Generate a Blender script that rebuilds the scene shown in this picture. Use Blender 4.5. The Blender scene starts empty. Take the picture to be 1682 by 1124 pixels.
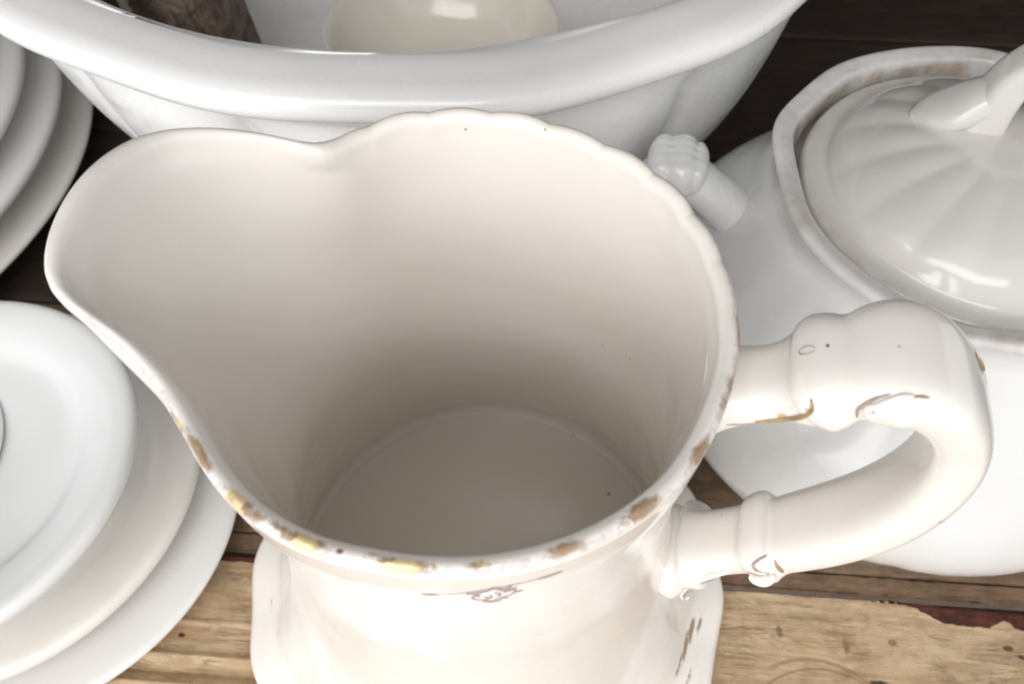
import bpy, bmesh, math, random
import numpy as np
from mathutils import Vector, Matrix, noise

sc = bpy.context.scene
COL = sc.collection
random.seed(7)
R = math.radians

# ---------------------------------------------------------------- camera
CAM_Z, PITCH, ROLL = 0.3504, R(55.65), R(-0.25)
cam_d = bpy.data.cameras.new('camera')
cam_d.sensor_width = 36.0
cam_d.lens = 1350.0 / 1682.0 * 36.0
cam_d.clip_start, cam_d.clip_end = 0.01, 30
cam_d.dof.use_dof = True
cam_d.dof.focus_distance = 0.225
cam_d.dof.aperture_fstop = 18.0
cam = bpy.data.objects.new('camera', cam_d)
COL.objects.link(cam)
sc.camera = cam
_right = Vector((1, 0, 0)); _down = Vector((0, -math.sin(PITCH), -math.cos(PITCH)))
_x = _right * math.cos(ROLL) - _down * math.sin(ROLL)
_dn = _down * math.cos(ROLL) + _right * math.sin(ROLL)
_fw = Vector((0, math.cos(PITCH), -math.sin(PITCH)))
m = Matrix((_x, -_dn, -_fw)).transposed().to_4x4()
m.translation = (0, 0, CAM_Z)
cam.matrix_world = m

# ---------------------------------------------------------------- light of the room
w = bpy.data.worlds.new('World'); sc.world = w; w.use_nodes = True
bg = w.node_tree.nodes['Background']
bg.inputs[0].default_value = (0.985, 0.985, 1.0, 1); bg.inputs[1].default_value = 0.90

def area(name, loc, target, sx, sy, power, col):
    l = bpy.data.lights.new(name, 'AREA'); l.shape = 'RECTANGLE'; l.size = sx; l.size_y = sy
    l.energy = power; l.color = col
    o = bpy.data.objects.new(name, l); COL.objects.link(o); o.location = loc
    o.rotation_euler = (Vector(target) - Vector(loc)).to_track_quat('-Z', 'Y').to_euler()
    return o
area('window_light', (-.45, -1.25, 1.75), (0, .15, .1), 2.0, 0.7, 23, (1.0, 0.974, 0.948))
area('low_fill_light', (-1.0, -1.7, .85), (0, .15, .1), 1.1, 0.9, 16.5, (1.0, 0.99, 0.975))  # added fill from low in front, no real window; brightens the front sides

sc.view_settings.view_transform = 'Standard'
sc.view_settings.look = 'None'
sc.view_settings.exposure = 0.0
sc.view_settings.gamma = 1.0
sc.cycles.diffuse_bounces = 8
sc.cycles.glossy_bounces = 6
sc.cycles.max_bounces = 12
sc.cycles.sample_clamp_indirect = 6

# ---------------------------------------------------------------- shader helpers
class NT:
    def __init__(s, name):
        s.m = bpy.data.materials.new(name); s.m.use_nodes = True
        s.t = s.m.node_tree; s.b = s.t.nodes['Principled BSDF']
    def n(s, typ, **kw):
        nd = s.t.nodes.new(typ)
        for k, v in kw.items(): setattr(nd, k, v)
        return nd
    def put(s, v, sock):
        if isinstance(v, bpy.types.NodeSocket): s.t.links.new(v, sock)
        elif isinstance(v, tuple) and len(v) == 3 and sock.type == 'RGBA': sock.default_value = (*v, 1)
        else: sock.default_value = v
    def math(s, op, a, b=0.0, c=None, clamp=False):
        nd = s.n('ShaderNodeMath', operation=op, use_clamp=clamp)
        s.put(a, nd.inputs[0]); s.put(b, nd.inputs[1])
        if c is not None: s.put(c, nd.inputs[2])
        return nd.outputs[0]
    def step(s, v, lo, hi, a=0.0, b=1.0):
        nd = s.n('ShaderNodeMapRange', interpolation_type='SMOOTHSTEP')
        s.put(v, nd.inputs[0])
        for i, x in zip((1, 2, 3, 4), (lo, hi, a, b)): s.put(x, nd.inputs[i])
        return nd.outputs[0]
    def mix(s, f, a, b, mode='MIX'):
        nd = s.n('ShaderNodeMix', data_type='RGBA', blend_type=mode)
        s.put(f, nd.inputs[0]); s.put(a, nd.inputs[6]); s.put(b, nd.inputs[7])
        return nd.outputs[2]
    def coord(s, scale=(1, 1, 1), kind='Object'):
        tc = s.n('ShaderNodeTexCoord'); mp = s.n('ShaderNodeMapping')
        s.t.links.new(tc.outputs[kind], mp.inputs[0]); mp.inputs['Scale'].default_value = scale
        return mp.outputs[0]
    def noise(s, vec, scale, detail=4, rough=.55, dist=0.0):
        nd = s.n('ShaderNodeTexNoise'); s.put(vec, nd.inputs['Vector'])
        nd.inputs['Scale'].default_value = scale; nd.inputs['Detail'].default_value = detail
        nd.inputs['Roughness'].default_value = rough; nd.inputs['Distortion'].default_value = dist
        return nd.outputs[0]
    def attr(s, name):
        return s.n('ShaderNodeAttribute', attribute_name=name).outputs['Fac']
    def bump(s, h, strength, dist):
        nd = s.n('ShaderNodeBump'); nd.inputs['Strength'].default_value = strength
        nd.inputs['Distance'].default_value = dist; s.put(h, nd.inputs['Height'])
        s.t.links.new(nd.outputs[0], s.b.inputs['Normal'])

def ceramic(name, col, warm, specks=(), gild=False, rough=.16, stain=(.42, .33, .25), mottling=.5, crazing=False, bump=.26):
    t = NT(name); v = t.coord()
    big = t.noise(v, 22, 3); fine = t.noise(v, 420, 3, .6)
    c = t.mix(t.step(big, .35, .7, 0, mottling), col, warm)
    c = t.mix(t.step(fine, .62, .8, 0, .10), c, tuple(x * .82 for x in warm))
    st = t.math('MULTIPLY', t.attr('stain'), t.step(t.noise(v, 110, 5, .6), .28, .74), clamp=True)
    c = t.mix(st, c, stain)
    if crazing:
        vo = t.n('ShaderNodeTexVoronoi', feature='DISTANCE_TO_EDGE'); vo.inputs['Scale'].default_value = 120
        t.put(v, vo.inputs['Vector'])
        c = t.mix(t.math('MULTIPLY', t.step(vo.outputs['Distance'], 0.0, .03, 1, 0), .10), c, (.45, .38, .30))
    # pin holes and iron specks fired into the glaze (object space points)
    for (p, r, sc_) in specks:
        d = t.n('ShaderNodeVectorMath', operation='DISTANCE'); t.put(v, d.inputs[0]); d.inputs[1].default_value = p
        dd = t.math('ADD', d.outputs['Value'], t.math('MULTIPLY', t.math('SUBTRACT', fine, .5), r * 1.2))
        c = t.mix(t.step(dd, r * .35, r * 1.1, .9, 0), c, sc_)
    b = t.b
    ro = t.step(t.noise(v, 60, 4), .3, .75, rough * .75, rough * 1.5)
    if gild:
        g = t.attr('gild'); tone = t.attr('tone'); band = t.attr('band')
        n1 = t.noise(v, 200, 6, .72, 1.5); n2 = t.noise(v, 900, 4, .7)
        mask = t.step(t.math('ADD', g, t.math('MULTIPLY', t.math('SUBTRACT', n1, .5), 1.25)), .36, .80)
        mask = t.math('MULTIPLY', mask, t.step(n2, .22, .42, .55, 1))
        resid = t.step(t.math('ADD', t.math('MULTIPLY', band, .62), t.math('MULTIPLY', t.math('SUBTRACT', t.noise(v, 240, 6, .75, 1.2), .5), 1.5)), .42, .82, 0, .75)
        c = t.mix(resid, c, (.52, .45, .455))
        gold = t.mix(t.step(t.math('ADD', tone, t.math('MULTIPLY', t.math('SUBTRACT', n2, .5), .8)), .25, .75), (.36, .25, .155), (.88, .69, .38))
        gold = t.mix(t.step(t.noise(v, 420, 4, .6), .54, .70, 0, .55), gold, (.30, .24, .22))
        c = t.mix(mask, c, gold)
        t.put(t.math('MULTIPLY', mask, t.step(tone, .2, .9, .10, .35)), b.inputs['Metallic'])
        ro = t.math('ADD', ro, t.math('MULTIPLY', mask, .22))
    t.put(c, b.inputs['Base Color']); t.put(ro, b.inputs['Roughness'])
    b.inputs['IOR'].default_value = 1.5
    b.inputs['Coat Weight'].default_value = .25; b.inputs['Coat Roughness'].default_value = .11
    h = t.math('ADD', t.noise(v, 34, 3), t.math('MULTIPLY', t.noise(v, 260, 2), .04))
    t.bump(h, bump, .0016)
    return t.m

def wood(name, light, mid, dark, undercoat=None, rough=.6, marks=(), arcs=()):
    t = NT(name)
    v = t.coord((1, 1, 1)); vs = t.coord((9, 60, 20)); vl = t.coord((26, 210, 60))
    g1 = t.noise(vs, 1.6, 8, .70, .6); g2 = t.noise(vl, 2.2, 5, .7, .3); blot = t.noise(t.coord((1, 1.7, 1)), 40, 8, .72)
    cross = t.noise(t.coord((160, 26, 26)), 1.4, 5, .7)
    c = t.mix(t.step(g1, .34, .68), mid, light)
    c = t.mix(t.step(g2, .52, .74, 0, .30), c, dark)
    c = t.mix(t.step(blot, .47, .66, 0, .62), c, tuple(.5 * (a + b_) for a, b_ in zip(mid, dark)))
    c = t.mix(t.step(cross, .56, .74, 0, .42), c, tuple(.6 * a + .4 * b_ for a, b_ in zip(mid, dark)))
    dash = t.noise(t.coord((60, 320, 60)), 1.0, 3, .6)
    c = t.mix(t.step(dash, .56, .68, 0, .38), c, tuple(min(.8, x * 1.22) for x in light))
    c = t.mix(t.step(t.noise(t.coord((130, 190, 60)), 1.0, 4, .75), .57, .70, 0, .5), c, tuple(.7 * a + .3 * b_ for a, b_ in zip(mid, dark)))
    c = t.mix(t.step(t.noise(v, 90, 4, .7), .68, .74, 0, .8), c, dark)
    crk = t.noise(t.coord((7, 150, 40)), 1.3, 8, .78, .8)
    crack = t.math('MULTIPLY', t.step(t.math('ABSOLUTE', t.math('SUBTRACT', crk, .5)), .0, .010, 1, 0), t.step(t.noise(v, 30, 3), .50, .60))
    c = t.mix(t.math('MULTIPLY', crack, .75), c, dark)
    wear = t.step(t.noise(t.coord((1, 2.2, 1)), 85, 7, .75), .56, .60)
    c = t.mix(t.math('MULTIPLY', wear, .30), c, tuple(min(.8, x * 1.3) for x in light))
    if undercoat:
        # paint chipped to the red undercoat along the back edge; 'chip' is painted on the vertices
        ch = t.step(t.math('ADD', t.attr('chip'), t.math('MULTIPLY', t.math('SUBTRACT', t.noise(v, 120, 5, .65), .5), .8)), .48, .56)
        uc = t.mix(t.step(t.noise(v, 200, 4), .35, .65), undercoat, tuple(x * .45 for x in undercoat))
        c = t.mix(ch, c, uc)
        c = t.mix(t.step(t.noise(t.coord((1, 1.8, 1)), 62, 3, .5), .755, .775), c, undercoat)
    sp_ = t.n('ShaderNodeSeparateXYZ'); t.put(v, sp_.inputs[0]); nz = t.math('MULTIPLY', t.math('SUBTRACT', t.noise(v, 330, 5, .7), .5), .0030)
    for (mx, my, rx, ry, mc, amt) in marks:     # knots, bruises and paint chips, fixed on the board
        ex = t.math('DIVIDE', t.math('SUBTRACT', sp_.outputs[0], mx), rx); ey = t.math('DIVIDE', t.math('SUBTRACT', sp_.outputs[1], my), ry)
        dd = t.math('ADD', t.math('SQRT', t.math('ADD', t.math('MULTIPLY', ex, ex), t.math('MULTIPLY', ey, ey))), t.math('MULTIPLY', nz, 420))
        c = t.mix(t.step(dd, .6, 1.15, amt, 0), c, mc)
    for (ax, ay, ar, aw, x0, x1) in arcs:       # scratched arcs
        ex = t.math('SUBTRACT', sp_.outputs[0], ax); ey = t.math('SUBTRACT', sp_.outputs[1], ay)
        dd = t.math('ABSOLUTE', t.math('ADD', t.math('SUBTRACT', t.math('SQRT', t.math('ADD', t.math('MULTIPLY', ex, ex), t.math('MULTIPLY', ey, ey))), ar), t.math('MULTIPLY', nz, .35)))
        inx = t.math('MULTIPLY', t.step(sp_.outputs[0], x0, x0 + .006), t.step(sp_.outputs[0], x1 - .006, x1, 1, 0))
        iny = t.step(sp_.outputs[1], ay, ay + .004)
        c = t.mix(t.math('MULTIPLY', t.math('MULTIPLY', inx, iny), t.step(dd, aw * .3, aw, .75, 0)), c, tuple(.5 * (a + b_) for a, b_ in zip(mid, dark)))
    t.put(c, t.b.inputs['Base Color'])
    t.put(t.step(g1, .3, .7, rough, rough * .75), t.b.inputs['Roughness'])
    t.b.inputs['Specular IOR Level'].default_value = .35
    t.bump(t.math('ADD', t.math('ADD', t.math('SUBTRACT', t.math('ADD', g1, t.math('MULTIPLY', wear, .22)), t.math('MULTIPLY', crack, 1.2)), t.math('MULTIPLY', g2, .7)), t.math('MULTIPLY', blot, .5)), .6, .0008)
    return t.m

def plain(name, col, rough=.5, metal=0.0):
    t = NT(name); v = t.coord()
    t.put(t.mix(t.step(t.noise(v, 700, 3), .35, .7), col, tuple(x * .72 for x in col)), t.b.inputs['Base Color'])
    t.b.inputs['Roughness'].default_value = rough; t.b.inputs['Metallic'].default_value = metal
    return t.m

# ---------------------------------------------------------------- mesh helpers
def link(name, me, mat, parent=None, smooth=True):
    o = bpy.data.objects.new(name, me); COL.objects.link(o)
    if mat: me.materials.append(mat)
    if smooth: me.polygons.foreach_set('use_smooth', [True] * len(me.polygons))
    if parent: o.parent = parent
    return o

def thing(name, loc, label, cat, group=None):
    o = bpy.data.objects.new(name, None); COL.objects.link(o); o.location = loc; o.empty_display_size = .02
    o['label'] = label; o['category'] = cat
    if group: o['group'] = group
    return o

def sweep_grid(P, closed_u=True, closed_v=False, attrs=None, cap=False):
    """P: array (nv, nu, 3). rows v, columns u."""
    nv, nu = P.shape[:2]
    me = bpy.data.meshes.new('mesh')
    faces = []
    for j in range(nv if closed_v else nv - 1):
        j2 = (j + 1) % nv
        for i in range(nu if closed_u else nu - 1):
            i2 = (i + 1) % nu
            faces.append((j * nu + i, j * nu + i2, j2 * nu + i2, j2 * nu + i))
    if cap:
        faces.append(tuple(range(nu))[::-1]); faces.append(tuple((nv - 1) * nu + i for i in range(nu)))
    me.from_pydata(P.reshape(-1, 3).tolist(), [], faces)
    for k, a in (attrs or {}).items():
        at = me.attributes.new(k, 'FLOAT', 'POINT'); at.data.foreach_set('value', np.asarray(a, dtype=np.float32).reshape(-1))
    me.update()
    return me

def fix_normals(me):
    bm = bmesh.new(); bm.from_mesh(me); bmesh.ops.recalc_face_normals(bm, faces=bm.faces); bm.to_mesh(me); bm.free()

def smooth_curve(pts, n):
    """Catmull-Rom through pts (k, d) at n samples (centripetal-ish by chord length)."""
    p = np.asarray(pts, float)
    d = np.r_[0, np.cumsum(np.sqrt(np.linalg.norm(np.diff(p[:, :3], axis=0), axis=1)) + 1e-9)]
    m = np.zeros_like(p)
    m[1:-1] = ((p[2:] - p[1:-1]) / (d[2:] - d[1:-1])[:, None] + (p[1:-1] - p[:-2]) / (d[1:-1] - d[:-2])[:, None]) / 2
    m[0] = (p[1] - p[0]) / (d[1] - d[0]); m[-1] = (p[-1] - p[-2]) / (d[-1] - d[-2])
    t = np.linspace(0, d[-1], n); k = np.clip(np.searchsorted(d, t, 'right') - 1, 0, len(p) - 2)
    h = d[k + 1] - d[k]; s = (t - d[k]) / h
    s = s[:, None]; h = h[:, None]
    return (2 * s**3 - 3 * s**2 + 1) * p[k] + (s**3 - 2 * s**2 + s) * h * m[k] + (-2 * s**3 + 3 * s**2) * p[k + 1] + (s**3 - s**2) * h * m[k + 1]

def sstep(x, a, b):
    t = np.clip((np.asarray(x, float) - a) / (b - a), 0, 1); return t * t * (3 - 2 * t)

def revolve(profile, nth=192, n=None, shape=None, attrs=None):
    """profile (r, z) list, closed on the axis at both ends; shape(th, r, z) -> (r, z) arrays."""
    pr = np.asarray(profile, float) if n is None else smooth_curve(np.c_[profile, np.zeros(len(profile))], n)[:, :2]
    pr[:, 0] = np.maximum(pr[:, 0], 1e-5)
    th = np.linspace(0, 2 * math.pi, nth, endpoint=False)
    T, Rr = np.meshgrid(th, pr[:, 0]); _, Zz = np.meshgrid(th, pr[:, 1])
    if shape: Rr, Zz = shape(T, Rr, Zz)
    P = np.stack([Rr * np.cos(T), Rr * np.sin(T), Zz], -1)
    at = {k: f(T, Rr, Zz) for k, f in (attrs or {}).items()}
    me = sweep_grid(P, attrs=at); fix_normals(me)
    return me

def tube(path, widths, thick, up, nseg=24, power=2.4, cap=True, attrs=None):
    """Sweep a rounded section along path (n,3). widths: along 'up' side vector, thick: in the bend plane."""
    path = np.asarray(path, float); n = len(path)
    tan = np.gradient(path, axis=0); tan /= np.linalg.norm(tan, axis=1)[:, None]
    up = np.asarray(up, float)
    if up.ndim == 1: up = np.repeat(up[None], n, 0)
    side = up - (up * tan).sum(1)[:, None] * tan; side /= np.linalg.norm(side, axis=1)[:, None]
    nor = np.cross(tan, side)
    a = np.linspace(0, 2 * math.pi, nseg, endpoint=False)
    ca = np.sign(np.cos(a)) * np.abs(np.cos(a)) ** (2 / power); sa = np.sign(np.sin(a)) * np.abs(np.sin(a)) ** (2 / power)
    P = path[:, None] + side[:, None] * ca[None, :, None] * np.asarray(widths)[:, None, None] + nor[:, None] * sa[None, :, None] * np.asarray(thick)[:, None, None]
    me = sweep_grid(P, cap=cap, attrs=attrs); fix_normals(me)
    return me, P

# ================================================================= THE SHELF
ANG = R(-4.4)                       # the boards run slightly across the picture
ca_, sa_ = math.cos(ANG), math.sin(ANG)
SEAM = 0.1185                       # where the seam crosses x = 0
shelf = bpy.data.objects.new('shelf', None); COL.objects.link(shelf); shelf['kind'] = 'structure'
shelf.location = (0, SEAM, 0); shelf.rotation_euler = (0, 0, ANG)

def board(name, y0, y1, mat, ztop, thick=.02, x0=-.95, x1=.95, prof=None, parent=shelf, bev=.0012, chip=None, nx=280, wob=.0004):
    """A plank along x: section profile with rounded long edges, surface slightly uneven."""
    sec = [(y0 + .002, ztop - thick), (y0, ztop - thick + .002), (y0, ztop - bev), (y0 + bev * .3, ztop - bev * .3), (y0 + bev, ztop)]
    if prof: sec += prof
    else: sec += [(y0 + (y1 - y0) * k, ztop) for k in np.linspace(.05, .95, 26)]
    sec += [(y1 - bev, ztop), (y1 - bev * .3, ztop - bev * .3), (y1, ztop - bev), (y1, ztop - thick + .002), (y1 - .002, ztop - thick)]
    xs = np.linspace(x0, x1, nx); P = np.zeros((nx, len(sec), 3)); ch = np.zeros((nx, len(sec)))
    for i, x in enumerate(xs):
        for j, (y, z) in enumerate(sec):
            e = noise.noise(Vector((x * 9, y * 40, ztop * 50 + y0 * 77))) * wob
            gz = z * (1 - float(sstep(x, -.03, .06))) if prof else z
            P[i, j] = (x, y + (noise.noise(Vector((x * 60, y0, 3.1))) * .0006 if j in (2, 3, 4) else 0) + (noise.noise(Vector((x * 60, y1, 7.1))) * .0006 if j >= len(sec) - 5 else 0), gz + e)
            ch[i, j] = chip(x, y) if chip else 0
    me = sweep_grid(P, attrs={'chip': ch}, cap=True); fix_normals(me)
    return link(name, me, mat, parent)

M_front = wood('worn_cream_paint', (.60, .46, .295), (.42, .285, .165), (.17, .095, .05), undercoat=(.115, .034, .022), rough=.55,
    marks=[(.1122, -.0170, .0016, .0030, (.20, .135, .07), .8), (.139, -.0212, .0014, .0036, (.24, .15, .08), .7), (.1583, -.0183, .0022, .0016, (.24, .13, .08), .8), (.2051, -.0173, .0022, .0013, (.11, .06, .03), .9), (.2097, -.0204, .0016, .0011, (.08, .05, .03), .9),
           (-.1355, -.0365, .0017, .0010, (.13, .025, .015), 1.0), (-.128, -.012, .010, .004, (.33, .25, .17), .6), (.150, -.0348, .0042, .0012, (.06, .03, .02), .95), (.125, -.010, .012, .0022, (.30, .21, .13), .5), (.185, -.026, .014, .0025, (.33, .22, .13), .5)],
    arcs=[(.124, -.062, .0345, .0011, .104, .152), (.127, -.066, .0350, .0008, .100, .158)])
M_front2 = wood('worn_grey_cream_paint', (.56, .48, .37), (.42, .33, .25), (.19, .13, .09), undercoat=(.16, .05, .03), rough=.6)
M_strip = wood('bare_brown_board', (.24, .155, .095), (.16, .10, .06), (.045, .028, .022), rough=.6)
M_strip2 = wood('pale_worn_brown_board', (.20, .135, .085), (.135, .085, .052), (.04, .024, .018), rough=.6)
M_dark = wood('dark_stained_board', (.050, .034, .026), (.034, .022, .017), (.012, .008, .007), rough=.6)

def chipA(x, y):                   # y measured from the seam, front board lies at y < 0
    d = -y
    k = .0
    if x > .165: w_ = .0015 + .0075 * sstep(x, .165, .185) * (1 - .45 * sstep(x, .20, .206) + .45 * sstep(x, .206, .212))
    elif x < -.10: w_ = .0040
    else: w_ = .0014
    k = 1 - sstep(d, w_ * .6, w_ * 1.5)
    return float(k)
# moulded front board: flat, then a bead and a groove towards the front on the left
prof = [(-.150 + .0012, 0)] 
prof = []
for y in np.concatenate([np.linspace(-.148, -.072, 24), np.linspace(-.070, -.003, 110)]):
    d = -y
    z = 0.0
    z += .0016 * math.exp(-((d - .0445) / .0014) ** 2) - .0034 * math.exp(-((d - .0500) / .0024) ** 2) + .0009 * math.exp(-((d - .0305) / .0012) ** 2) + .0012 * math.exp(-((d - .0555) / .0012) ** 2)
    z -= .0030 * math.exp(-((d - .0600) / .0018) ** 2)
    prof.append((y, z))
board('plank', -.150, -.0012, M_front, 0.0, prof=prof, chip=chipA, nx=520)
board('plank', -.245, -.153, M_front2, -.0006)
board('plank', .0011, .0100, M_strip, -.0020)
yy = .0104
for k, wd in enumerate((.118, .132, .125, .140, .120)):
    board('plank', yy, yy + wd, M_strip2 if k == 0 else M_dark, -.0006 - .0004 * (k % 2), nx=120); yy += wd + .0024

back = bpy.data.objects.new('back_wall', None); COL.objects.link(back); back['kind'] = 'structure'
back.location = (0, SEAM, 0); back.rotation_euler = (0, 0, ANG)
xb = -.95
for k in range(14):
    wd = .134
    bm = bmesh.new(); bmesh.ops.create_cube(bm, size=1)
    bmesh.ops.scale(bm, vec=(wd, .012, .62), verts=bm.verts)
    bmesh.ops.bevel(bm, geom=bm.edges[:], offset=.0015, segments=2, affect='EDGES')
    me = bpy.data.meshes.new('mesh'); bm.to_mesh(me); bm.free()
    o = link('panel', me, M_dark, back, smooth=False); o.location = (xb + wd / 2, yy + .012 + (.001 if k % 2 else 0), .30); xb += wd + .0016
# the next shelf up shades the depth of the cupboard
up = bpy.data.objects.new('upper_shelf', None); COL.objects.link(up); up['kind'] = 'structure'
up.location = (0, SEAM, .58); up.rotation_euler = (0, 0, ANG)
for k in range(4):
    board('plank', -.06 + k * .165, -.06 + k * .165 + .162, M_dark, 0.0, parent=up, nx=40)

# ================================================================= THE PITCHER
CX, CY, L = -.0114, .1140, .2024
TH_SPOUT, TH_HANDLE = 166.0, -13.0
rim_tab = [(0, .0626), (18, .0626), (34, .0634), (47, .0634), (61, .0630), (75, .0642), (92, .0652), (106, .0658), (116, .0650), (124, .0630), (128.8, .0621), (132, .0646),
    (137.5, .0728), (143.6, .0806), (149.6, .0866), (154, .0890), (161.6, .0899), (170.3, .0904), (177.4, .0908), (181, .0905), (183.6, .0889), (186.2, .0848), (189.1, .0787),
    (193.3, .0728), (199.5, .0686), (205, .0668), (212.5, .0657), (221.6, .0660), (230.2, .0664), (245, .0659), (256, .0645), (268, .0644), (281, .0645), (297, .0646), (313, .0646), (331, .0631), (350, .0629), (360, .0626)]
_t = np.array(rim_tab)
def rim_r(deg):
    d = np.mod(deg, 360)
    w_ = np.zeros_like(d, float); s = 0
    for off, wt in ((-2.2, .25), (0, .5), (2.2, .25)):
        w_ += wt * np.interp(np.mod(d + off, 360), _t[:, 0], _t[:, 1])
    return w_
_dd = np.arange(0, 360, 1.0); _k = np.exp(-(np.minimum(_dd, 360 - _dd) / 19.0) ** 2); _k /= _k.sum()
_soft = np.real(np.fft.ifft(np.fft.fft(rim_r(_dd)) * np.fft.fft(_k)))
def rim_soft(deg): return np.interp(np.mod(deg, 360), np.r_[_dd, 360], np.r_[_soft, _soft[0]])
_k2 = np.exp(-(np.minimum(_dd, 360 - _dd) / 8.0) ** 2); _k2 /= _k2.sum()
_mid = np.real(np.fft.ifft(np.fft.fft(rim_r(_dd)) * np.fft.fft(_k2)))
def rim_mid(deg): return np.interp(np.mod(deg, 360), np.r_[_dd, 360], np.r_[_mid, _mid[0]])
def rim_dr(deg, z):
    k = sstep(z, L - .007, L); k2 = sstep(z, L - .050, L - .004)
    return rim_r(deg) * k + (1 - k) * (rim_mid(deg) * k2 + rim_soft(deg) * (1 - k2)) - .0635
def rim_rise(deg):
    a = np.abs((deg - 166 + 180) % 360 - 180); k = np.clip(1 - a / 48, 0, 1); return .016 * k * k * (3 - 2 * k)
def scallop(deg):
    """little waves of the moulded rim, over the back and the handle side only"""
    d = np.mod(deg, 360)
    ph = np.mod(d - 99.5, 15.0) / 15.0
    wv = np.sin(math.pi * ph) ** .9 - .6
    back_ = sstep(d, -4, 20) * (1 - sstep(d, 116, 126)) + .35 * (sstep(d, 330, 350))
    return wv * back_
body_prof = [(.2024, .0635), (.196, .0631), (.1905, .0629), (.185, .0625), (.1805, .0620), (.1750, .0613), (.168, .0606), (.156, .0601), (.140, .0602), (.120, .0611), (.100, .0635), (.080, .0668),
    (.060, .0705), (.042, .0745), (.028, .0788), (.020, .0825), (.0165, .0850), (.0125, .0910), (.009, .0975), (.005, .0988), (.0015, .0975), (.0, .0955)]
_bz = np.array([p[0] for p in body_prof]); _br = np.array([p[1] for p in body_prof])
_bz_r, _br_r = _bz[::-1], _br[::-1]
_sm = smooth_curve(np.c_[_bz, _br, np.zeros(len(_bz))], 400)
_szr, _srr = _sm[::-1, 0], _sm[::-1, 1]
def base_r(z): return np.interp(z, _szr, _srr)
def body_xyz(deg, z, off=0.0):
    """outer surface of the pitcher at azimuth deg and nominal height z (rim = L), off = inward offset"""
    deg = np.asarray(deg, float); z = np.asarray(z, float)
    wr = sstep(z, L - .085, L) ** 1.5
    wr2 = sstep(z, L - .10, L) ** 1.3
    dr = rim_dr(deg, z)
    wr = np.where(dr > 0, wr2, sstep(z, L - .03, L))
    r = base_r(z) + dr * wr
    lob = .5 + .5 * np.cos(R(1) * deg * 14 + 1.1)
    low = 1 - sstep(z, .014, .060)
    r = r + .0016 * (lob - .5) * low * sstep(z, .002, .010) - .0005 * np.exp(-((lob) / .10) ** 2) * low * sstep(z, .012, .03)
    foot = (1 - sstep(z, .010, .016)); r = r + .0009 * (lob - .5) * foot
    r = r + .0005 * scallop(deg) * sstep(z, L - .012, L)
    r = r - off
    zz = z + rim_rise(deg) * sstep(z, L - .07, L) ** 1.4 + .0010 * scallop(deg) * sstep(z, L - .010, L)
    t = np.radians(deg)
    return np.stack([r * np.cos(t), r * np.sin(t), zz], -1)

NTH = 900
deg = np.linspace(0, 360, NTH, endpoint=False)
rows, info = [], []
zs = np.concatenate([np.linspace(0.0, .024, 48), np.linspace(.027, .17, 44), np.linspace(.1725, .1995, 26)])
rows.append(np.stack([.02 * np.cos(np.radians(deg)), .02 * np.sin(np.radians(deg)), np.full(NTH, .004)], -1)); info.append(0)
rows.append(np.stack([.088 * np.cos(np.radians(deg)), .088 * np.sin(np.radians(deg)), np.full(NTH, .004)], -1)); info.append(0)
rows.append(np.stack([.0915 * np.cos(np.radians(deg)), .0915 * np.sin(np.radians(deg)), np.full(NTH, .0)], -1)); info.append(0)
for z in zs: rows.append(body_xyz(deg, np.full(NTH, z))); info.append(z)
# rolled lip, 4.4 mm thick
LW = .0044
for a in np.linspace(0, math.pi, 15):
    zz = .1995 + .0029 * math.sin(a); off = LW * .5 * (1 - math.cos(a))
    p = body_xyz(deg, np.full(NTH, min(zz, L)), 0)
    u = np.stack([np.cos(np.radians(deg)), np.sin(np.radians(deg)), np.zeros(NTH)], -1)
    p = body_xyz(deg, np.full(NTH, .1995)) * 1.0; p[:, :2] -= u[:, :2] * (off - .0006 * math.sin(a)); p[:, 2] += .0029 * math.sin(a)
    rows.append(p); info.append(10 + a)
zin = np.concatenate([np.linspace(.1990, .16, 26), np.linspace(.156, .0175, 46)])
for z in zin:
    th_ = LW + .0002 * sstep(.199 - z, 0, .05)
    t = np.radians(deg)
    wr = sstep(z, L - .10, L) ** 1.3
    dr = rim_dr(deg, z)
    wv = np.where(dr > 0, sstep(z, L - .10, L) ** 1.3, sstep(z, L - .03, L))
    # the inner wall is smooth: no collar, no lobes
    zi = np.array([.0, .018, .03, .05, .08, .11, .14, .17, .19, .2024]); ri = np.array([.0805, .0778, .0742, .0686, .0627, .0578, .0556, .0556, .0574, .0591])
    r = np.interp(z, *(lambda s: (s[:, 0], s[:, 1]))(smooth_curve(np.c_[zi, ri, zi * 0], 200))) + dr * wv
    k_ = sstep(z, .193, .199)
    edge = body_xyz(deg, np.full(NTH, .1995)); re = np.hypot(edge[:, 0], edge[:, 1]) - LW
    r = r * (1 - k_) + re * k_ if False else r + (re - (.0591 - .0004 + dr)) * k_
    zz = z + rim_rise(deg) * sstep(z, L - .07, L) ** 1.4 + .0010 * scallop(deg) * sstep(z, L - .010, L)
    rows.append(np.stack([r * np.cos(t), r * np.sin(t), zz], -1)); info.append(20 + z)
for a in np.linspace(.12, math.pi / 2, 9):
    r = .0757 + .0022 * math.cos(a); zz = .0125 + .0030 * (1 - math.sin(a)) + .0014 * (1 - a / (math.pi / 2))
    rows.append(np.stack([r * np.cos(np.radians(deg)), r * np.sin(np.radians(deg)), np.full(NTH, zz)], -1)); info.append(30)
for r in (.0748, .0735, .070, .06, .04, .015, .0001):
    zz = .0125 + .0006 * (r < .0765) - .0004 * (r < .05)
    rows.append(np.stack([r * np.cos(np.radians(deg)), r * np.sin(np.radians(deg)), np.full(NTH, zz)], -1)); info.append(31)
P = np.array(rows)
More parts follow.
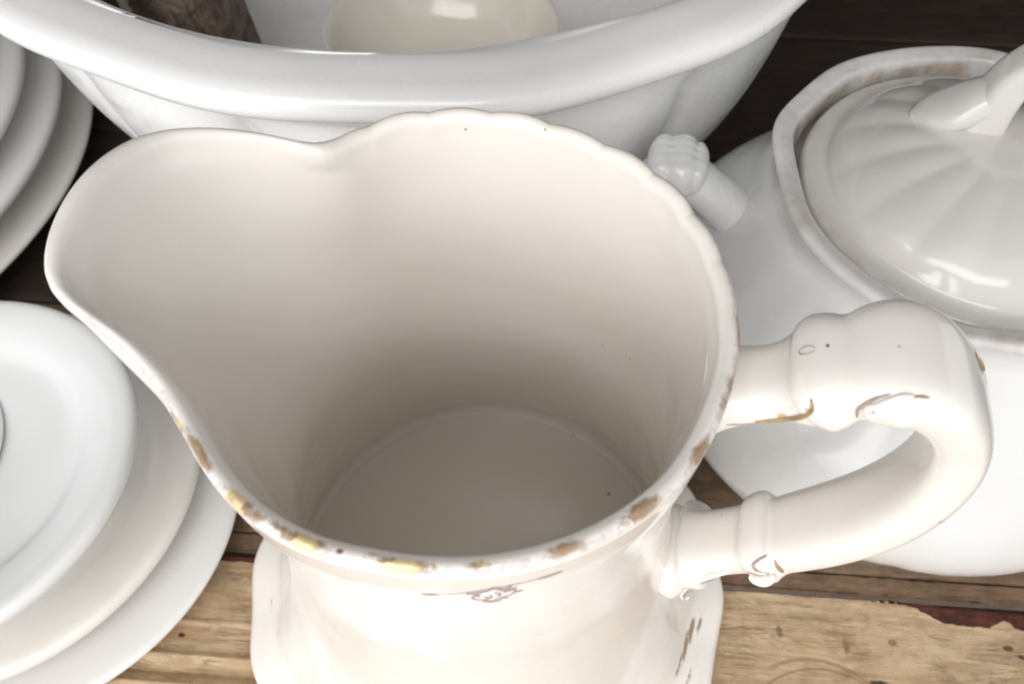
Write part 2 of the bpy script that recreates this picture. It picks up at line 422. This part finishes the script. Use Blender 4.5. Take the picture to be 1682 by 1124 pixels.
info = np.array(info)[:, None]; D = deg[None, :] * np.ones_like(info)
def dang(d, c): return (d - c + 180) % 360 - 180
gild = np.zeros(D.shape); tone = np.full(D.shape, .35); bandA = np.zeros(D.shape); stain = np.zeros(D.shape)
is_lip = (info >= 10) & (info < 20); lipa = np.where(is_lip, info - 10, 0)          # 0 outer .. pi inner
def spot(c, hw, acen, aw, amt, tn):
    global gild, tone
    g = np.exp(-(np.abs(dang(D, c)) / (hw * 1.35)) ** 2 * .8 - (np.abs(lipa - acen) / aw) ** 2 * .8) * is_lip * amt
    dd = dang(D, c) / hw
    tone = np.where(g > .12, tn - .55 * sstep(dd, .15, .9) * (tn > .3), tone); gild = np.maximum(gild, g)
for s in [(-24, 6.5, 1.0, .7, .72, .10), (-38.5, 3.4, 1.1, .9, .95, .12), (-55, 3.6, 1.3, .9, 1.0, .30), (-70, 4.0, 1.3, .8, .85, .22), (-85, 2.2, 1.5, .5, .8, .55), (-90, 3, 1.2, .5, .45, .1),
          (-98.2, 4.6, 1.3, .75, 1.0, .82), (-103.4, 2, 1.8, .4, .7, .15), (-115.6, 3.6, 1.35, .8, 1.05, .85), (-120.6, 1.7, 1.6, .6, .8, .15), (-129.6, 3.4, 1.3, .8, 1.05, .85), (-125.4, 1.6, 1.5, .6, .8, .1),
          (-143.5, 4.6, 1.3, .7, 1.0, .35), (-150.5, 3.6, .9, .5, .75, .6), (-157, 3.0, .7, .4, .5, .5), (8, 9, .55, .5, .95, .05), (24, 9, .5, .5, 1.0, .05), (38, 8, .45, .45, .9, .05), (-9, 6, .75, .6, .9, .12),
          (100, 5, .4, .4, .5, .1), (50, 6, .2, .4, .4, .05)]:
    spot(*s)
bandA = np.exp(-((lipa - 1.0) / .95) ** 2) * is_lip * (1 - .85 * sstep(np.abs(dang(D, -88)), 78, 112))
# faint outer part of the gold line on the outside just under the lip
outer = (info < 1)
zz_ = np.where(outer, info, 0)
stain += .8 * np.exp(-((zz_ - .1985) / .0016) ** 2) * outer * sstep(np.abs(dang(D, -100)), 70, 110)
stain += .55 * np.exp(-((lipa - .9) / .9) ** 2) * is_lip * sstep(np.abs(dang(D, -100)), 60, 100)
stain += .22 * np.exp(-((zz_ - .0165) / .0012) ** 2) * outer
# worn gold marks low down beside the foot
for (c, hw, zc, hz, amt) in [(-16.5, 4.5, .0152, .0009, .95), (-21.5, 5.0, .0163, .0009, .95), (-27, 4, .0174, .0007, .8), (-14, 3.5, .0133, .0006, .75), (-28, 4.5, .0137, .0006, .7), (-8, 4, .0128, .0004, .42), (-22, 6, .0124, .0004, .45), (188, 4, .0137, .0006, .5), (199, 4, .0142, .0007, .42)]:
    g = np.exp(-(np.abs(dang(D, c)) / hw) ** 2.5 - (np.abs(zz_ - zc) / hz) ** 2.5) * outer * amt
    gild = np.maximum(gild, g); tone = np.where(g > .2, .12, tone)
me = sweep_grid(P, attrs=dict(gild=gild, tone=tone, band=bandA, stain=stain)); fix_normals(me)

def pt(dg, z, off=0.0): return tuple(float(v) for v in body_xyz(dg, z, off))
M_pit = ceramic('warm_white_ironstone', (.872, .836, .792), (.85, .802, .742), gild=True, rough=.15, specks=[
    ((.0414, .0383, .1252), .00048, (.09, .065, .05)), ((.0486, .0276, .1334), .00042, (.12, .08, .06)), ((-.001, .0604, .1982), .0004, (.2, .16, .13)), ((.0204, .0566, .2013), .00055, (.16, .13, .11)),
    ((.0022, .0565, .1240), .0003, (.3, .25, .2)), ((-.0075, -.0596, .1449), .0003, (.3, .12, .10)), ((.0538, .035, .0131), .0009, (.30, .26, .21)), ((.0396, .0646, .0126), .0007, (.30, .26, .21)),
    ((-.0208, -.0598, .2024), .00085, (.15, .018, .010))])
pitcher = thing('pitcher', (CX, CY, 0), 'large cream white ironstone pitcher with scalloped rim, worn gold edge and curled handle', 'pitcher')
link('body', me, M_pit, pitcher)

# handle: centre line in the plane of azimuth TH_HANDLE (rho, z, half width, half thickness)
hp = [(.0592, .1848, .0128, .0080), (.0612, .1854, .0112, .0072), (.0650, .1868, .0096, .0062), (.0705, .1893, .0090, .0058), (.0750, .1922, .0093, .0060), (.0785, .1950, .0110, .0072), (.0812, .1980, .0130, .0086), (.0840, .2004, .0126, .0082), (.0866, .2024, .0117, .0071),
      (.0898, .2046, .0132, .0076), (.0945, .2066, .0142, .0077), (.0990, .2062, .0138, .0072), (.1045, .2024, .0130, .0069), (.1100, .1958, .0120, .0067),
      (.1147, .1868, .0111, .0066), (.1176, .1752, .0108, .0065), (.1180, .1618, .0110, .0065), (.1158, .1480, .0115, .0066), (.1112, .1350, .0118, .0067), (.1050, .1236, .0119, .0068),
      (.0990, .1148, .0117, .0067), (.0955, .1100, .0117, .0069), (.0930, .1078, .0136, .0090), (.0900, .1052, .0131, .0086), (.0870, .1020, .0108, .0065), (.0820, .0970, .0104, .0061), (.0765, .0913, .0108, .0064), (.0715, .0864, .0125, .0076), (.0655, .0810, .0165, .0105)]
hc = smooth_curve(np.array(hp), 260)
ph = R(TH_HANDLE); e_r = np.array([math.cos(ph), math.sin(ph), 0]); e_s = np.array([-math.sin(ph), math.cos(ph), 0])
path = hc[:, 0:1] * e_r + hc[:, 1:2] * np.array([0, 0, 1.0])
hg = np.zeros((260, 48)); ht = np.full((260, 48), .3)
hgild = dict(gild=hg, tone=ht, band=np.zeros_like(hg), stain=np.zeros_like(hg))
aa = np.linspace(0, 2 * math.pi, 48, endpoint=False)[None, :]; ii = np.arange(260)[:, None]
_dummy, HP = tube(path, hc[:, 2], hc[:, 3], e_s, nseg=48, power=3.3)
loc = HP
# gold left on the outer bend and along the edge under the upper arm (found by place on the handle)
rho = loc @ e_r; zz = loc[..., 2]; sd = loc @ e_s
def blobg(r0, z0, s0, rad, amt, tn):
    global hg, ht
    g = np.exp(-(((rho - r0) ** 2 + (zz - z0) ** 2 + (sd - s0) ** 2) / rad ** 2)) * amt
    hg[:] = np.maximum(hg, g); ht[:] = np.where(g > .25, tn, ht)
blobg(.1118, .2045, .0057, .0030, 1.1, .30); blobg(.1140, .2000, .0050, .0026, .9, .2); blobg(.0758, .1915, -.0093, .0026, .95, .55); blobg(.0780, .2010, -.0123, .0016, .8, .35)
blobg(.1215, .1600, -.0100, .0016, .75, .1); blobg(.1190, .149, -.0108, .0013, .65, .1)
me, _ = tube(path, hc[:, 2], hc[:, 3], e_s, nseg=48, power=3.3, attrs=hgild)
M_han = ceramic('warm_white_handle_glaze', (.872, .836, .792), (.85, .802, .742), gild=True, rough=.15, specks=[
    (tuple(.0797 * e_r + np.array([0, 0, .2071]) + .0006 * e_s), .00055, (.10, .065, .035)), (tuple(.0916 * e_r + np.array([0, 0, .2138]) - .0016 * e_s), .00032, (.22, .17, .13)), (tuple(.0788 * e_r + np.array([0, 0, .1019]) + .0062 * e_s), .0004, (.22, .17, .13)), (tuple(.0754 * e_r + np.array([0, 0, .1973]) - .0101 * e_s), .0003, (.22, .17, .13))])
handle = link('handle', me, M_han, pitcher)
# moulded scrolls on the handle, relief ribbons with gilding in their grooves
M_line = plain('worn_grey_line', (.44, .36, .31), .4)
M_gold = plain('worn_gilding', (.46, .32, .18), .45, .2)
from mathutils.bvhtree import BVHTree
dg_me = handle.data
_bvh = BVHTree.FromPolygons([v.co.copy() for v in dg_me.vertices], [tuple(p.vertices) for p in dg_me.polygons])
def relief(name, pts, rad, mat, parent=pitcher, lift=.3, n=48):
    """pts given as (rho, z, s); each is dropped on the handle surface"""
    q = []
    for (r_, z_, s_) in pts:
        p = Vector(tuple(r_ * e_r + s_ * e_s + np.array([0, 0, z_])))
        hit = _bvh.find_nearest(p); q.append(np.array(hit[0] + hit[1] * rad * lift))
    c = smooth_curve(np.array(q), n)
    k = np.sin(np.linspace(.12, math.pi - .12, n)) ** .5 * rad
    tan = np.gradient(c, axis=0)
    upv = np.array([0, .35, 1.0]) + 0 * c
    me_, _ = tube(c, k, k, upv, nseg=10, power=2)
    return link(name, me_, mat, parent)

# ================================================================= THE BASIN
BX, BY = -.0435, .420
def lobed(n, amp, ph=0.0, z0=0, z1=1, crease=.0):
    def f(T, Rr, Zz):
        wz = sstep(Zz, z0, z0 + .02) * (1 - sstep(Zz, z1 - .02, z1))
        c = np.abs(np.sin(n * T / 2 + ph))
        return Rr + wz * (amp * (c ** .6 - .6) - crease * np.exp(-(c / .10) ** 2)), Zz
    return f
bas = [(.0, .010), (.10, .010), (.112, .006), (.114, .0), (.119, .0), (.122, .006), (.124, .016), (.130, .024), (.150, .040), (.166, .058), (.178, .080), (.187, .105), (.193, .130), (.1965, .150), (.198, .158),
       (.2005, .161), (.2022, .1625), (.2015, .1645), (.2030, .1665), (.2085, .1680), (.2125, .1710), (.2135, .1750), (.2118, .1785), (.2080, .1808), (.2020, .1818), (.1950, .1822), (.1895, .1815), (.1860, .1795), (.1845, .1760), (.1842, .170), (.1848, .162), (.1840, .150),
       (.180, .120), (.169, .085), (.148, .050), (.120, .026), (.08, .017), (.03, .015), (.0, .015)]
def bas_shape(T, Rr, Zz):
    r, z = lobed(14, .0060, .35, .012, .160, .0036)(T, Rr, Zz)
    inner = (np.arange(Rr.shape[0])[:, None] > Rr.shape[0] * .72)
    r = np.where(inner, Rr, r)
    lip = sstep(Zz, .164, .17) * (Rr > .19)
    return r + lip * (.0016 * np.cos(14 * T + .7) + .0010 * np.cos(5 * T)), z + lip * .0008 * np.cos(14 * T + 1.2)
M_bas = ceramic('cool_white_ironstone', (.855, .86, .858), (.83, .828, .815), rough=.24, mottling=.4)
basin = thing('wash_basin', (BX, BY, 0), 'wide white wash basin with rolled rim and fluted sides behind the pitcher', 'basin')
link('bowl', revolve(bas, 360, 240, bas_shape), M_bas, basin)

# ================================================================= SMALL CREAM DISH IN THE BASIN
dish = [(0, .003), (.026, .003), (.028, .0), (.031, .0), (.032, .004), (.042, .012), (.052, .026), (.0575, .036), (.0592, .0395), (.0588, .0410), (.0572, .0412), (.0555, .0395), (.050, .029), (.040, .016), (.028, .009), (.0, .0075)]
M_cream = ceramic('cream_glaze', (.83, .79, .71), (.81, .76, .68), rough=.15, mottling=.5)
o = link('cream_dish', revolve(dish, 160, 110), M_cream); o.location = (-.034, .362, .0605)
o['label'] = 'small round cream dish with a bright glint lying inside the wash basin'; o['category'] = 'dish'

# ================================================================= BROWN FLORAL BOX AND DARK DISH IN THE BASIN
def rounded_box(sx, sy, sz, bev, seg=4):
    bm = bmesh.new(); bmesh.ops.create_cube(bm, size=1); bmesh.ops.scale(bm, vec=(sx, sy, sz), verts=bm.verts)
    bmesh.ops.bevel(bm, geom=bm.edges[:], offset=bev, segments=seg, affect='EDGES')
    me_ = bpy.data.meshes.new('mesh'); bm.to_mesh(me_); bm.free(); return me_
t = NT('brown_transfer_pattern'); v = t.coord()
vo = t.n('ShaderNodeTexVoronoi'); vo.inputs['Scale'].default_value = 150; t.put(v, vo.inputs['Vector'])
fl = t.mix(t.step(t.noise(v, 95, 6, .75, 1.0), .40, .62), (.060, .038, .030), (.22, .15, .105))
fl = t.mix(t.step(vo.outputs['Distance'], .0, .42, .7, 0), fl, (.17, .115, .11))
fl = t.mix(t.step(t.noise(v, 45, 4, .6), .60, .72, 0, .75), fl, (.38, .30, .21))
sx = t.n('ShaderNodeSeparateXYZ'); t.put(v, sx.inputs[0])
edge = t.math('ADD', sx.outputs[0], t.math('MULTIPLY', t.math('SUBTRACT', t.noise(v, 120, 5, .7), .5), .016))
c = t.mix(t.step(edge, -.0140, -.0120), (.62, .54, .44), fl)
t.put(c, t.b.inputs['Base Color']); t.b.inputs['Roughness'].default_value = .62
M_brown = t.m
sleeve = thing('transferware_box', (-.169, .388, .086), 'cream box with a mottled brown floral pattern standing in the basin', 'box')
sleeve.rotation_euler = (R(-4), R(-9), R(-12))
o = link('body', rounded_box(.044, .048, .066, .004), M_brown, sleeve)
o = link('lid', rounded_box(.046, .050, .008, .003), M_brown, sleeve); o.location = (0, 0, .0372)

M_slate = plain('dark_slate_glaze', (.055, .058, .064), .35)
cup = thing('dark_cup', (-.2085, .398, .086), 'small dark slate grey cup wedged between the floral box and the basin side', 'cup')
link('body', revolve([(0, .002), (.010, .002), (.012, 0), (.014, .002), (.0165, .016), (.0185, .040), (.0188, .046), (.0180, .0468), (.0170, .046), (.0165, .038), (.0145, .016), (.010, .006), (0, .005)], 96, 70), M_slate, cup)
a_ = np.linspace(-1.25, 1.25, 30)
me, _ = tube(np.stack([np.zeros(30), .0165 + .010 * np.cos(a_), .024 + .013 * np.sin(a_)], 1), np.full(30, .0024), np.full(30, .0016), (1, 0, 0), nseg=12)
link('handle', me, M_slate, cup)

# ================================================================= COVERED TUREEN
TX, TY = .171, .212
M_tur = ceramic('cool_grey_white_ironstone', (.725, .735, .738), (.695, .69, .675), rough=.20, mottling=.55, stain=(.47, .39, .32),
                specks=[((-.0125, -.0785, .1325), .0007, (.12, .07, .05))])
tur = thing('covered_tureen', (TX, TY, 0), 'round white covered tureen with lid and shell side handle right of the pitcher', 'tureen')
tb = [(0, .005), (.078, .005), (.082, .0), (.087, .0), (.089, .004), (.090, .010), (.0945, .018), (.104, .030), (.1105, .044), (.1125, .058), (.1095, .072), (.1005, .088), (.0895, .102), (.0810, .114), (.0765, .1235), (.0740, .1290), (.0738, .1335),
      (.0752, .1372), (.0765, .1395), (.0762, .1415), (.0745, .1425), (.0715, .1420), (.0692, .1408), (.0682, .1380), (.0680, .1320), (.0676, .1250), (.0600, .1235), (.0590, .1215), (.066, .118), (.085, .095), (.098, .065), (.094, .035), (.07, .014), (0, .012)]
def tur_shape(T, Rr, Zz):
    ri = sstep(Zz, .130, .140) * (Rr > .064)
    r = Rr + ri * (.0009 * np.cos(9 * T + .5) + .0006 * np.sin(5 * T + 1.0)); z = Zz + ri * .0004 * np.cos(11 * T)
    outer_ = (np.arange(Rr.shape[0])[:, None] < Rr.shape[0] * .5) * (1 - sstep(Zz, .115, .13)) * sstep(Zz, .01, .03)
    c = np.abs(np.sin(4 * T + .9))
    return r + outer_ * .0016 * (c ** .7 - .6), z
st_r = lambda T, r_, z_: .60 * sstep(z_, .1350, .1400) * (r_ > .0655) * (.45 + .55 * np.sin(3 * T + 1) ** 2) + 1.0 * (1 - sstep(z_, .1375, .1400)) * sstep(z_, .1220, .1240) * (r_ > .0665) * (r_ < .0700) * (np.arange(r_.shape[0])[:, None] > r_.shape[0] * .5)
link('pot', revolve(tb, 288, 230, tur_shape, {'stain': st_r}), M_tur, tur)
tl = [(0, .150), (.02, .1490), (.045, .1430), (.055, .1350), (.0585, .1290), (.0600, .1242), (.0636, .1245), (.0650, .1290), (.0653, .1335), (.0642, .1362), (.0620, .1370), (.0592, .1374), (.0572, .1384), (.0555, .1410), (.0520, .1452), (.0440, .1506), (.032, .1553), (.018, .1583), (.0, .1594)]
def lid_shape(T, Rr, Zz):
    wz = sstep(Rr, .012, .035) * (1 - sstep(Rr, .052, .060))
    c = np.abs(np.sin(8 * T + .4))
    return Rr, Zz + wz * (.0007 * (c ** 1.3 - .5))
M_lid = ceramic('glossy_lid_glaze', (.69, .675, .645), (.63, .605, .57), rough=.15, mottling=.7, bump=.05, stain=(.47, .39, .32))
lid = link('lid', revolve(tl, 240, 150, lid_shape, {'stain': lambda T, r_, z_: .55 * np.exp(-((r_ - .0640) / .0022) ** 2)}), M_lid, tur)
# lid grip: an arched bow with splayed leaf feet
g0 = np.array([.0065, .0095, -.0010])
half = [(-.0142, 0, .1530, .0100, .0086), (-.0140, 0, .1610, .0088, .0074), (-.0134, 0, .1690, .0078, .0066), (-.0115, 0, .1768, .0072, .0060), (-.0072, 0, .1828, .0076, .0057)]
gp = half + [(0, 0, .1848, .0088, .0060)] + [(-a_, b_, c_, d_, e_) for a_, b_, c_, d_, e_ in half[::-1]]
gc = smooth_curve(np.array(gp), 120)
ga = R(-15); gr = np.array([math.cos(ga), math.sin(ga), 0]); gs = np.array([-math.sin(ga), math.cos(ga), 0])
gpath = g0 + gc[:, 0:1] * gr + gc[:, 2:3] * np.array([0, 0, 1.])
me, _ = tube(gpath, gc[:, 3] * 1.1, gc[:, 4], gs, nseg=40, power=3.6)
grip = link('grip', me, M_lid, lid)
for sg in (1, -1):
    lf = smooth_curve(np.array([(-.0365, .1548, .0024, .0018), (-.0310, .1582, .0085, .0038), (-.0250, .1612, .0108, .0052), (-.0190, .1655, .0098, .0060), (-.0138, .1715, .0074, .0048)]), 50)
    me, _ = tube(g0 + sg * lf[:, 0:1] * gr + lf[:, 1:2] * np.array([0, 0, 1.]), lf[:, 2], lf[:, 3], gs, nseg=28, power=2.2)
    link('leaf_foot', me, M_lid, grip)
# side handle: stem leaving the shoulder, a ribbed shell as thumb rest
def sh(o3): return np.array(o3)
sp = [(.0720, .0920, .0150, .0140), (.0790, .1015, .0112, .0105), (.0870, .1095, .0094, .0090), (.0940, .1155, .0092, .0086), (.1010, .1205, .0094, .0082), (.1080, .1235, .0098, .0076), (.1150, .1225, .0098, .0066), (.1195, .1170, .0088, .0058), (.1205, .1080, .0078, .0056), (.1190, .0980, .0078, .0058), (.1150, .0870, .0085, .0062), (.1080, .0780, .0100, .0075)]
sc_c = smooth_curve(np.array(sp), 110)
sa = R(168); sr = np.array([math.cos(sa), math.sin(sa), 0]); ss = np.array([-math.sin(sa), math.cos(sa), 0])
side_h = None
me, _ = tube(sc_c[:, 0:1] * sr + sc_c[:, 1:2] * np.array([0, 0, 1.]), sc_c[:, 2], sc_c[:, 3], ss, nseg=32, power=2.2)
side_h = link('side_handle', me, M_tur, tur)
# shell
th = np.linspace(0, math.pi * 2, 72, endpoint=False); vv = np.linspace(0.02, math.pi - .02, 36)
T2, V2 = np.meshgrid(th, vv)
rib = 1 + .0 * T2
sq = lambda a, e: np.sign(a) * np.abs(a) ** e
X_ = .0118 * sq(np.sin(V2), .7) * sq(np.cos(T2), .7); Y_ = .0122 * sq(np.sin(V2), .7) * sq(np.sin(T2), .7); Z_ = .0086 * sq(np.cos(V2), .75)
lobe = np.abs(np.cos(X_ / .0115 * 3.6 + .5)) ** .6
Z_ = Z_ + .0015 * (lobe - .5) * sstep(Z_, -.003, .003) + .00014 * np.cos(Y_ * 1500); Y_ = Y_ * (1 + .12 * (lobe - .5))
S = X_[..., None] * sr + Y_[..., None] * ss + Z_[..., None] * np.array([0, 0, 1.]) + (.1095 * sr + np.array([0, 0, .1270]))
me = sweep_grid(S, cap=True); fix_normals(me)
link('shell', me, M_tur, side_h)

# ================================================================= STACKS OF DISHES ON THE LEFT
M_d1 = ceramic('grey_white_dish_glaze', (.77, .785, .785), (.745, .745, .73), rough=.17, mottling=.35)
M_d2 = ceramic('cream_plate_glaze', (.80, .775, .735), (.775, .74, .69), rough=.17, mottling=.45, stain=(.45, .30, .20))
M_d3 = ceramic('pale_plate_glaze', (.79, .785, .77), (.76, .75, .725), rough=.17, mottling=.45)
def bowl_prof(r, h, foot=.55, th=.0042, well=.62, lift=0.0):
    """shallow dish: foot ring, flaring wall, rounded rim at height h"""
    f = r * foot; wl = r * well
    return [(0, .004), (f - .006, .004), (f - .004, -lift), (f, -lift), (f + .002, .004), (wl + .004, .004 + .04 * h), (r * .84, h * .42), (r * .95, h * .64), (r * .99, h * .75), (r, h * .83), (r * .995, h * .92), (r * .978, h * .98), (r * .95, h),
            (r * .90, h * .975), (r * .84, h * .915), (r * .76, h * .80), (r * .66, h * .62), (r * .5, .008 + .25 * (h - .008)), (r * .3, .0085 + .04 * h), (0, .0085)]
def dishobj(name, r, h, loc, label, cat, mat, group, foot=.55, well=.62, tilt=(0, 0), wob=.004, n=120, lift=0.0):
    def f(T, Rr, Zz): return Rr * (1 + wob * np.cos(2 * T + r * 90) * Rr / r), Zz
    o = link(name, revolve(bowl_prof(r, h, foot, well=well, lift=lift), 220, n, f), mat)
    o.location = loc; o.rotation_euler = (tilt[0], tilt[1], r * 50)
    o['label'] = label; o['category'] = cat; o['group'] = group
    return o
G1 = 'dishes stacked in front on the left'
dishobj('plate', .0870, .0140, (-.2080, .1425, .0000), 'lowest white plate of the front left stack, resting on the cream boards', 'plate', M_d3, G1)
dishobj('plate', .0880, .0230, (-.2237, .1507, .0070), 'creamy plate in the middle of the front left stack, with a brown rim speck', 'plate', M_d2, G1)
dishobj('bowl', .0752, .0250, (-.2165, .1350, .0530), 'shallow grey-white bowl topping the front left stack', 'bowl', M_d1, G1, foot=.5, well=.6, lift=.0368)
dishobj('saucer', .0470, .0100, (-.2455, .1410, .0445), 'small white saucer lying in the top bowl at the left edge', 'saucer', M_d1, G1, foot=.5, well=.6)
_s = bpy.data.objects['saucer']
for v_ in _s.data.vertices: v_.co.z *= .45
_s.location.z = .0655; _s.rotation_euler = (0, R(6.5), 0)
G2 = 'large plates stacked at the back left'
dishobj('platter', .193, .0220, (-.441, .351, .0000), 'widest platter at the bottom of the shaded back left stack', 'platter', M_d2, G2, foot=.6, well=.66)
dishobj('platter', .190, .0330, (-.444, .343, .0130), 'second platter up in the shaded back left stack', 'platter', M_d3, G2, foot=.6, well=.66)
dishobj('platter', .186, .0330, (-.450, .336, .0320), 'third platter up in the shaded back left stack', 'platter', M_d3, G2, foot=.6, well=.66)
dishobj('platter', .184, .0330, (-.468, .330, .0520), 'topmost platter of the shaded back left stack beside the basin rim', 'platter', M_d1, G2, foot=.6, well=.66)

# ================================================================= DETAIL ON THE PITCHER
def ribbon(name, pts, width, mat, taper=True, n=40):
    pts = [(a_, z_ - .0008) for a_, z_ in pts]
    """flat transfer-print line lying on the outside of the pitcher: pts (azimuth, z)"""
    c = smooth_curve(np.array([(a_, z_ * 1000, 0) for a_, z_ in pts]), n)
    rows_ = []
    width = width * 1.3; P0 = body_xyz(c[:, 0], c[:, 1] / 1000, -.00012)
    tan = np.gradient(P0, axis=0); tan /= np.linalg.norm(tan, axis=1)[:, None] + 1e-12
    nor = np.stack([np.cos(np.radians(c[:, 0])), np.sin(np.radians(c[:, 0])), np.full(n, .12)], -1)
    sd_ = np.cross(nor, tan); sd_ /= np.linalg.norm(sd_, axis=1)[:, None]
    k = (np.sin(np.linspace(.1, math.pi - .1, n)) ** .6 if taper else np.ones(n)) * width
    P_ = np.stack([P0 - sd_ * k[:, None], P0 + nor * .00004, P0 + sd_ * k[:, None]], 1)
    me_ = sweep_grid(P_, closed_u=False)
    return link(name, me_, mat, pitcher)
M_print = plain('faded_mauve_print', (.42, .345, .33), .35)
for pts, wd in [
    ([(-96.2, .1885), (-94.6, .1889), (-93.0, .1893)], .00045), ([(-93.4, .1892), (-88.6, .1906), (-84.2, .1922), (-78.7, .1930), (-75.3, .1932)], .00016), ([(-75.6, .1932), (-73.5, .1933), (-70.8, .1935)], .00045),
    ([(-88.1, .1893), (-86.4, .1905), (-84.2, .1909)], .00050), ([(-84.6, .1903), (-83.0, .1926), (-81.5, .1905), (-79.9, .1922)], .00050),
    ([(-84.3, .1906), (-86.4, .1885), (-87.0, .1850), (-85.2, .1832), (-84.2, .1848), (-85.3, .1862)], .00022), ([(-85.4, .1822), (-83.4, .1809), (-81.7, .1815)], .00060),
    ([(-83.3, .1826), (-80.8, .1842), (-79.3, .1868), (-80.1, .1900), (-82.2, .1908)], .00022), ([(-79.4, .1871), (-77.8, .1872)], .00035), ([(-83.2, .1890), (-82.0, .1868), (-82.6, .1846)], .00022), ([(-86.6, .1878), (-85.6, .1872)], .00045), ([(-81.6, .1885), (-80.2, .1893), (-79.0, .1905)], .00040), ([(-84.0, .1872), (-83.6, .1850), (-84.4, .1832)], .00018), ([(-82.0, .1835), (-81.0, .1826), (-80.6, .1816)], .00030)]:
    ribbon('scroll_print', pts, wd, M_print)
# lower handle attachment: a leaf that runs down the body and ends in a curl
lp = body_xyz(np.array([-21, -22, -23, -24, -24.5]), np.array([.110, .098, .086, .074, .062]))

# scrolls in relief on the front side of the handle
relief('scroll_relief', [(.0639, .1852, -.0101), (.0678, .1854, -.0091), (.0721, .1877, -.0089)], .00022, M_line)
relief('scroll_relief', [(.0700, .1872, -.0089), (.0735, .1895, -.0091), (.0762, .1922, -.0095), (.0777, .1975, -.0116), (.0783, .2018, -.0123), (.0776, .2036, -.0112)], .00062, M_gold)
relief('scroll_relief', [(.0876, .2010, -.0118), (.0866, .2040, -.0124), (.0869, .2068, -.0124), (.0880, .2094, -.0124), (.0905, .2116, -.0118)], .00042, M_line)
relief('scroll_relief', [(.0900, .2040, -.0131), (.0884, .2050, -.0128), (.0879, .2070, -.0128), (.0890, .2085, -.0131), (.0905, .2104, -.0127), (.0925, .2119, -.0122), (.0944, .2125, -.0120)], .0009, M_han)
relief('scroll_relief', [(.0893, .2058, -.0131), (.0888, .2068, -.0130), (.0894, .2083, -.0131), (.0912, .2104, -.0127)], .00032, M_line)
relief('scroll_relief', [(.0940, .2121, -.0122), (.0957, .2126, -.0119), (.0974, .2125, -.0117)], .00034, M_gold)
relief('scroll_relief', [(.1105, .2060, .0055), (.1122, .2040, .0057), (.1136, .2010, .0056)], .00040, M_gold)
relief('scroll_relief', [(.0909, .1143, -.0093), (.0890, .1137, -.0106), (.0876, .1118, -.0121), (.0886, .1109, -.0130), (.0926, .1102, -.0130)], .00050, M_line)
relief('scroll_relief', [(.0933, .1144, -.0103), (.0950, .1122, -.0115), (.0967, .1103, -.0118)], .00070, M_gold)
relief('scroll_relief', [(.0880, .1060, -.0128), (.0900, .1062, -.0136), (.0925, .1078, -.0136), (.0945, .1092, -.0128)], .0021, M_han)
relief('scroll_relief', [(.0870, .1075, -.0128), (.0899, .1086, -.0138), (.0930, .1100, -.0138)], .00034, M_line)
ringc = [(.0761 + .0014 * math.cos(a), .2049 + .0011 * math.cos(a), .0010 * math.sin(a)) for a in np.linspace(0, 2 * math.pi * .93, 16)]
relief('ring_mark', ringc, .00016, M_line)
# leaf that carries the handle down on to the body, ending in a curl
tl_ = smooth_curve(np.array([(.0735, .0900, .0150, .0075), (.0700, .0815, .0135, .0055), (.0692, .0735, .0122, .0042), (.0704, .0668, .0080, .0028), (.0712, .0640, .0020, .0012)]), 60)
me, _ = tube(tl_[:, 0:1] * e_r + tl_[:, 1:2] * np.array([0, 0, 1.]), tl_[:, 2], tl_[:, 3], e_s, nseg=32, power=3)
link('handle_leaf', me, M_han, pitcher)
def free_tube(name, pts, rad, mat):
    c = smooth_curve(np.array([tuple(r_ * e_r + s_ * e_s + np.array([0, 0, z_])) for r_, z_, s_ in pts]), 60)
    k = rad * (np.sin(np.linspace(.15, math.pi - .15, 60)) ** .5)
    me_, _ = tube(c, k, k, e_s, nseg=12, power=2)
    return link(name, me_, mat, pitcher)
free_tube('curl', [(.0835, .0985, -.0105), (.0790, .0938, -.0112), (.0755, .0882, -.0116), (.0734, .0811, -.0118), (.0728, .0735, -.0118), (.0744, .0690, -.0118), (.0755, .0712, -.0118)], .0012, M_han)
free_tube('curl_line', [(.0800, .0935, -.0120), (.0762, .0880, -.0127), (.0742, .0811, -.0130), (.0736, .0742, -.0130), (.0746, .0705, -.0130)], .00036, M_line)
